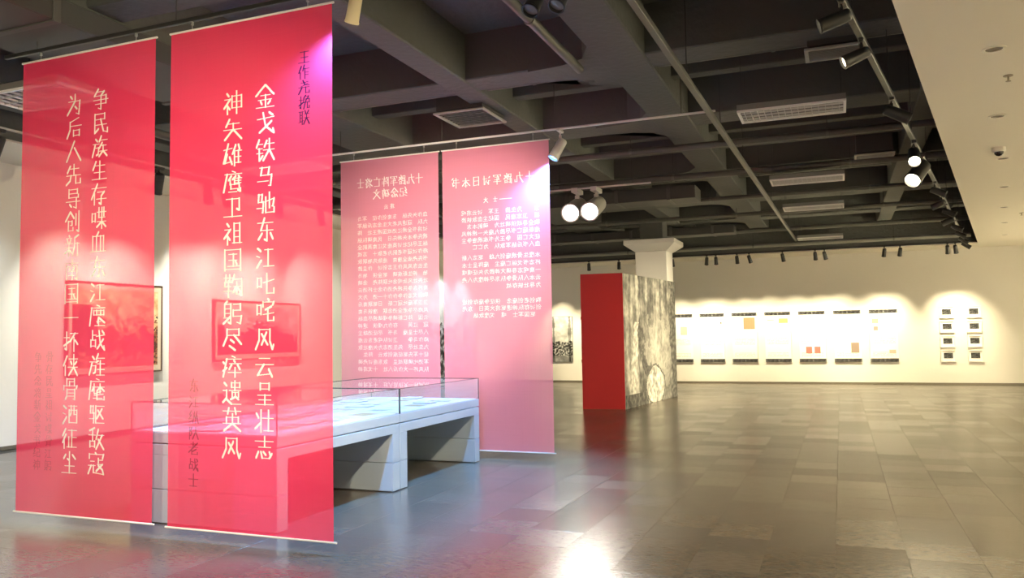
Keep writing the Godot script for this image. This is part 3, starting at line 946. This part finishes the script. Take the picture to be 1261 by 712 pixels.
func back_wall_display() -> void:
	var board := mat("board white", c8(242, 240, 234), 0.75)
	var band := tex_mat("band photo", photo_image(256, 36, 71, "strip"), 0.7)
	var z := BACK + 0.004
	var says := [
		"", "white text panel between the crowd photograph and the red end of the mural box", "", "",
		"white text panel half covered by the mural box's far edge", "white text panel beside the one cut off by the mural box", "white text panel with a tan photograph at its upper corner",
		"white text panel with a small yellowed print along its top", "white text panel with a pair of pink portraits near its foot", "white text panel with a small grey leaning photograph near its foot",
		"white text panel at the row's end, nearest the eight small frames"]
	for i in range(1, 11):
		var x := -9.072 + 0.985 * i
		if i == 2 or i == 3:
			continue   # wholly behind the mural box
		var t := thing("text_panel", says[i], "wall panel", Vector3(x + 0.378, 0.66, z), "text panels on the end wall")
		bx(t, "board", Vector3(0, 0.765, 0.012), Vector3(0.755, 1.53, 0.024), board)
		for y in [0.05, 1.48]:
			var strip := part(t, "photo_band", box_mesh(Vector3(0.755, 0.1, 0.006), 0.001), mat("band base", c8(40, 40, 38), 0.6), Vector3(0, y, 0.027))
			part(strip, "band_print", sheet(0.755, 0.1), band, Vector3(0, 0, 0.0042))
		var img := Image.create_empty(128, 224, false, Image.FORMAT_RGB8)
		img.fill(c8(242, 240, 234))
		rng.seed = 500 + i
		print_lines(img, 10, 118, 118, 150, 6, c8(150, 146, 140))
		print_lines(img, 10, 118, 196, 216, 6, c8(150, 146, 140))
		part(t, "text_print", sheet(0.72, 1.28), tex_mat("panel text %d" % (i % 4), img) if not M.has("panel text %d" % (i % 4)) else M["panel text %d" % (i % 4)], Vector3(0, 0.765, 0.0262))
		var prints: Array = {6: [[0.15, 1.2, 0.34, 0.36, [176, 128, 96]]], 7: [[0.17, 1.26, 0.26, 0.14, [196, 166, 104]], [-0.2, 1.29, 0.2, 0.02, [120, 108, 90]]], 8: [[-0.1, 0.36, 0.17, 0.2, [196, 112, 100]], [0.14, 0.36, 0.17, 0.2, [196, 112, 100]]], 9: [[0.2, 0.42, 0.22, 0.3, [140, 122, 108]]], 10: [[-0.22, 1.2, 0.18, 0.14, [170, 140, 130]], [-0.21, 0.98, 0.12, 0.12, [150, 130, 122]], [0.22, 0.3, 0.18, 0.1, [190, 170, 150]]], 5: [[0.28, 1.23, 0.05, 0.06, [60, 56, 50]]]}.get(i, [[0.1, 1.0, 0.2, 0.26, [190, 176, 160]]])
		for p in prints:
			var c: Array = p[4]
			bx(t, "small_print", Vector3(p[0], p[1], 0.028), Vector3(p[2], p[3], 0.006), mat("print %s" % [c], c8(c[0], c[1], c[2]), 0.7), 0.001)
	# the tall photograph of a crowd
	var t := thing("photo_panel", "tall grey photograph of a crowd under a pale sky on the end wall", "wall panel", Vector3(-8.775, 0.68, z))
	bx(t, "board", Vector3(0, 0.77, 0.012), Vector3(0.78, 1.54, 0.024), mat("band base", Color.WHITE))
	part(t, "photo_print", sheet(0.76, 1.52), tex_mat("crowd photo", photo_image(160, 320, 81, "crowd"), 0.7), Vector3(0, 0.77, 0.0255))
	# eight small frames
	var order := ["top", "second", "third", "lowest"]
	for col in 2:
		for row in 4:
			var y := 0.65 + 0.415 * (3 - row)
			var f := thing("picture_frame", "small white framed photograph, %s of the column %s" % [order[row], ["beside the text panels", "farther from the text panels"][col]], "picture frame", Vector3(2.81 + 0.68 * col, y, z), "eight small frames")
			for s in [-1, 1]:
				bx(f, "frame_side", Vector3(s * 0.175, 0.17, 0.018), Vector3(0.03, 0.34, 0.036), mat("frame white", c8(236, 232, 222), 0.5))
				bx(f, "frame_rail", Vector3(0, 0.17 + s * 0.155, 0.018), Vector3(0.32, 0.03, 0.036), mat("frame white", Color.WHITE))
			bx(f, "mount", Vector3(0, 0.17, 0.008), Vector3(0.33, 0.29, 0.014), board)
			part(f, "photo_print", sheet(0.23, 0.16), tex_mat("little photo", photo_image(96, 66, 95, "strip")) if not M.has("little photo") else M["little photo"], Vector3(0, 0.18, 0.016))

func painting(label: String, z0: float, z1: float, y0: float, y1: float, img: Image, m_name: String) -> void:
	var t := thing("painting", label, "painting", Vector3(LEFT, y0, (z0 + z1) / 2), "paintings on the side wall")
	var w := absf(z1 - z0)
	var h := y1 - y0
	t.rotation.y = PI / 2
	bx(t, "canvas", Vector3(0, h / 2, 0.03), Vector3(w - 0.02, h - 0.02, 0.06), mat("canvas", c8(206, 188, 160), 0.9))
	part(t, "paint_layer", sheet(w - 0.2, h - 0.24), tex_mat(m_name, img, 0.6), Vector3(0, h / 2, 0.0615))
	var frame := mat("frame wood", c8(84, 62, 48), 0.5)
	for s in [-1, 1]:
		bx(t, "frame_side", Vector3(s * (w / 2 - 0.012), h / 2, 0.04), Vector3(0.024, h, 0.08), frame)
		bx(t, "frame_rail", Vector3(0, h / 2 + s * (h / 2 - 0.012), 0.04), Vector3(w - 0.048, 0.024, 0.08), frame)

func left_wall_display() -> void:
	painting("large battle painting in rust and cream on the side wall", -9.53, -11.53, 1.05, 2.62, photo_image(320, 250, 101, "battle"), "battle paint")
	painting("long low painting of a dark heap of figures on the side wall", -12.88, -15.68, 1.18, 2.42, photo_image(400, 180, 111, "ridge"), "ridge paint")
	for y in [1.36, 1.22]:
		var t := thing("caption_card", "small white caption card on the wall between the two paintings, %s of two" % ["upper" if y > 1.3 else "lower"], "caption", Vector3(LEFT, y, -11.95), "caption cards")
		bx(t, "card", Vector3(0.006, 0, 0), Vector3(0.012, 0.07, 0.22), mat("board white", Color.WHITE), 0.001)
		bx(t, "lettering", Vector3(0.0125, 0.005, 0), Vector3(0.001, 0.018, 0.17), mat("caption ink", c8(60, 58, 54), 0.8), 0.0)
	var m := thing("wall_mural", "floor to soffit grey photograph mural of soldiers in the far corner", "mural", Vector3(LEFT, 0.12, -23.4))
	m.rotation.y = PI / 2
	bx(m, "board", Vector3(0, 1.6, 0.015), Vector3(4.6, 3.2, 0.03), mat("board white", Color.WHITE))
	part(m, "photo_print", sheet(4.58, 3.18), tex_mat("mural photo", photo_image(400, 280, 121, "soldiers"), 0.7), Vector3(0, 1.6, 0.0312))

func pipe(called: String, label: String, a: Vector3, b: Vector3, r: float, m: Material, every := 2.5) -> void:
	var t := thing(called, label, "pipe")
	rod(t, "tube", a, b, r, m, 12)
	var n := int(a.distance_to(b) / every)
	for i in n:
		var p := a.lerp(b, (i + 0.5) / n)
		var d := (b - a).normalized() * 0.02
		rod(t, "clamp", p - d, p + d, r + 0.008, mat("clamp", c8(96, 96, 90), 0.5), 12)
		rod(t, "hanger", p, Vector3(p.x, SLAB, p.z), 0.006, mat("hanger", c8(60, 60, 57), 0.6), 6)

func ceiling_fittings() -> void:
	for g in [["grille light nearest the louvred vent, first in the line beside the middle beam", -9.8], ["second grille light in the line beside the middle beam", -14.55], ["third grille light in the line beside the middle beam", -17.95], ["last grille light in the line, next to the end wall", -24.1]]:
		grille_light("white unlit " + g[0], Vector3(-0.45, 4.2, g[1] - 0.27), 1.2, 0.56, SLAB)
	grille_light("white unlit grille light beside the wide air duct over the red banners", Vector3(-7.75, 4.2, -6.0), 1.2, 0.62, SLAB, Vector2i(10, 4))
	grille_light("white unlit grille light over the floor between the cases and the paintings", Vector3(-7.75, 4.2, -10.1), 1.2, 0.56, SLAB)
	vent("square louvred air vent hanging above the pink banners", Vector3(-4.47, 4.5, -9.7), 0.72, 0.78, SLAB)
	vent("narrow louvred air vent beside the grey track", Vector3(0.05, 4.5, -9.0), 0.6, 0.42, SLAB)
	vent("small louvred air vent between the second grille light and the grey track", Vector3(0.62, 4.5, -14.7), 0.62, 0.36, SLAB)
	var dark := mat("pipe dark", c8(84, 84, 78), 0.5)
	var grey := mat("pipe grey", c8(128, 128, 122), 0.4, 0.3)
	pipe("ceiling_pipe", "grey pipe running above the black track along the end wall", Vector3(LEFT + 0.1, 4.1, -24.6), Vector3(3.3, 4.1, -24.6), 0.06, grey, 3.0)
	var cross := ["ceiling pipe just past the first cross beam", "ceiling pipe past the second cross beam", "ceiling pipe over the floodlight pair", "ceiling pipe before the mural box", "ceiling pipe over the square pier", "ceiling pipe past the last cross beam"]
	var zs := [-9.16, -12.6, -14.9, -17.6, -20.1, -23.3]
	for i in 6:
		pipe("ceiling_pipe", "dark " + cross[i] + ", running across the hall", Vector3(LEFT + 1.4, (4.7 if i == 0 else 4.5) - 0.02 * i, zs[i]), Vector3(edge_x(zs[i]) - 0.1, (4.7 if i == 0 else 4.5) - 0.02 * i, zs[i]), 0.045 + 0.008 * (i % 3), dark, 2.6)
	pipe("ceiling_pipe", "thin dark pipe running the length of the hall over the display cases", Vector3(-2.55, 4.5, FRONT - 1), Vector3(-2.55, 4.5, -8.4), 0.05, dark, 2.6)
	pipe("ceiling_pipe", "dark pipe running the length of the hall above the paintings", Vector3(-8.6, 4.45, FRONT - 1), Vector3(-8.6, 4.45, -24.3), 0.06, dark, 3.0)
	# flat ducts
	for d in [["wide flat black air duct running over the red banners", Vector3(-7.15, 4.34, -8.2), Vector3(-6.1, 4.55, 3.0)], ["flat black air duct crossing over the floodlight pair", Vector3(-8.0, 4.3, -17.0), Vector3(-2.6, 4.56, -16.3)], ["flat black air duct crossing beyond the square pier", Vector3(-8.3, 4.3, -23.2), Vector3(-2.6, 4.52, -22.6)]]:
		var t := thing("air_duct", d[0], "air duct")
		span(t, "casing", d[1], d[2], mat("duct black", c8(58, 58, 55), 0.6), 0.01)
		var l: Vector3 = d[2] - d[1]
		var axis := 2 if l.z > l.x else 0
		for i in 5:
			var a: Vector3 = d[1]
			var b: Vector3 = d[2]
			var p := lerpf(a[axis], b[axis], (i + 0.5) / 5.0)
			a[axis] = p - 0.02
			b[axis] = p + 0.02
			a -= Vector3(0.015, 0.015, 0.015)
			b += Vector3(0.015, 0.015, 0.015)
			span(t, "flange", a, b, mat("duct flange", c8(72, 72, 68), 0.6))
	# fittings in the lowered white ceiling
	var places := [[1.24, -7.51], [1.64, -9.94], [2.1, -12.48], [2.52, -15.02], [2.93, -17.57], [3.36, -20.17], [3.79, -22.82]]
	for i in 7:
		var p: Array = places[i]
		var which: String = ["second before the dome camera", "first before the dome camera"][i] if i < 2 else NTH[i - 2] + " beyond the dome camera"
		var t := thing("recessed_downlight", "round unlit downlight in the lowered white ceiling, " + which, "downlight", Vector3(p[0], 3.87, p[1]), "downlights in the white ceiling")
		part(t, "ring", lathe([Vector2(0.09, 0.0), Vector2(0.092, -0.006), Vector2(0.07, -0.008), Vector2(0.062, -0.002)], 24), mat("ring white", c8(226, 222, 210), 0.4))
		part(t, "reflector", lathe([Vector2(0.068, -0.004), Vector2(0.045, -0.002), Vector2(0.0, -0.001)], 24), mat("reflector", c8(120, 116, 106), 0.25, 0.7))
	var t := thing("dome_camera", "small dome security camera on the lowered white ceiling", "camera", Vector3(1.93, 3.87, -11.72))
	part(t, "housing", lathe([Vector2(0, 0), Vector2(0.08, 0), Vector2(0.08, -0.04), Vector2(0.06, -0.055), Vector2(0, -0.055)], 20), mat("cam white", c8(214, 210, 200), 0.4))
	part(t, "dome", lathe([Vector2(0.055, -0.05), Vector2(0.05, -0.08), Vector2(0.03, -0.1), Vector2(0, -0.108)], 20), mat("dome dark", c8(26, 24, 22), 0.1))
	for p in [[1.48, -8.37], [3.4, -18.62]]:
		var s := thing("sprinkler", "small metal sprinkler head under the lowered white ceiling, %s the dome camera" % ["before" if p[1] > -11.0 else "beyond"], "sprinkler", Vector3(p[0], 3.87, p[1]), "sprinklers in the white ceiling")
		part(s, "plate", lathe([Vector2(0, 0), Vector2(0.04, 0), Vector2(0.04, -0.006), Vector2(0, -0.01)], 16), mat("sprinkler metal", c8(150, 140, 120), 0.3, 0.8))
		rod(s, "stem", Vector3(0, -0.005, 0), Vector3(0, -0.05, 0), 0.008, mat("sprinkler metal", Color.WHITE), 8)
		part(s, "deflector", lathe([Vector2(0, -0.05), Vector2(0.022, -0.05), Vector2(0.022, -0.054), Vector2(0, -0.054)], 12), mat("sprinkler metal", Color.WHITE))
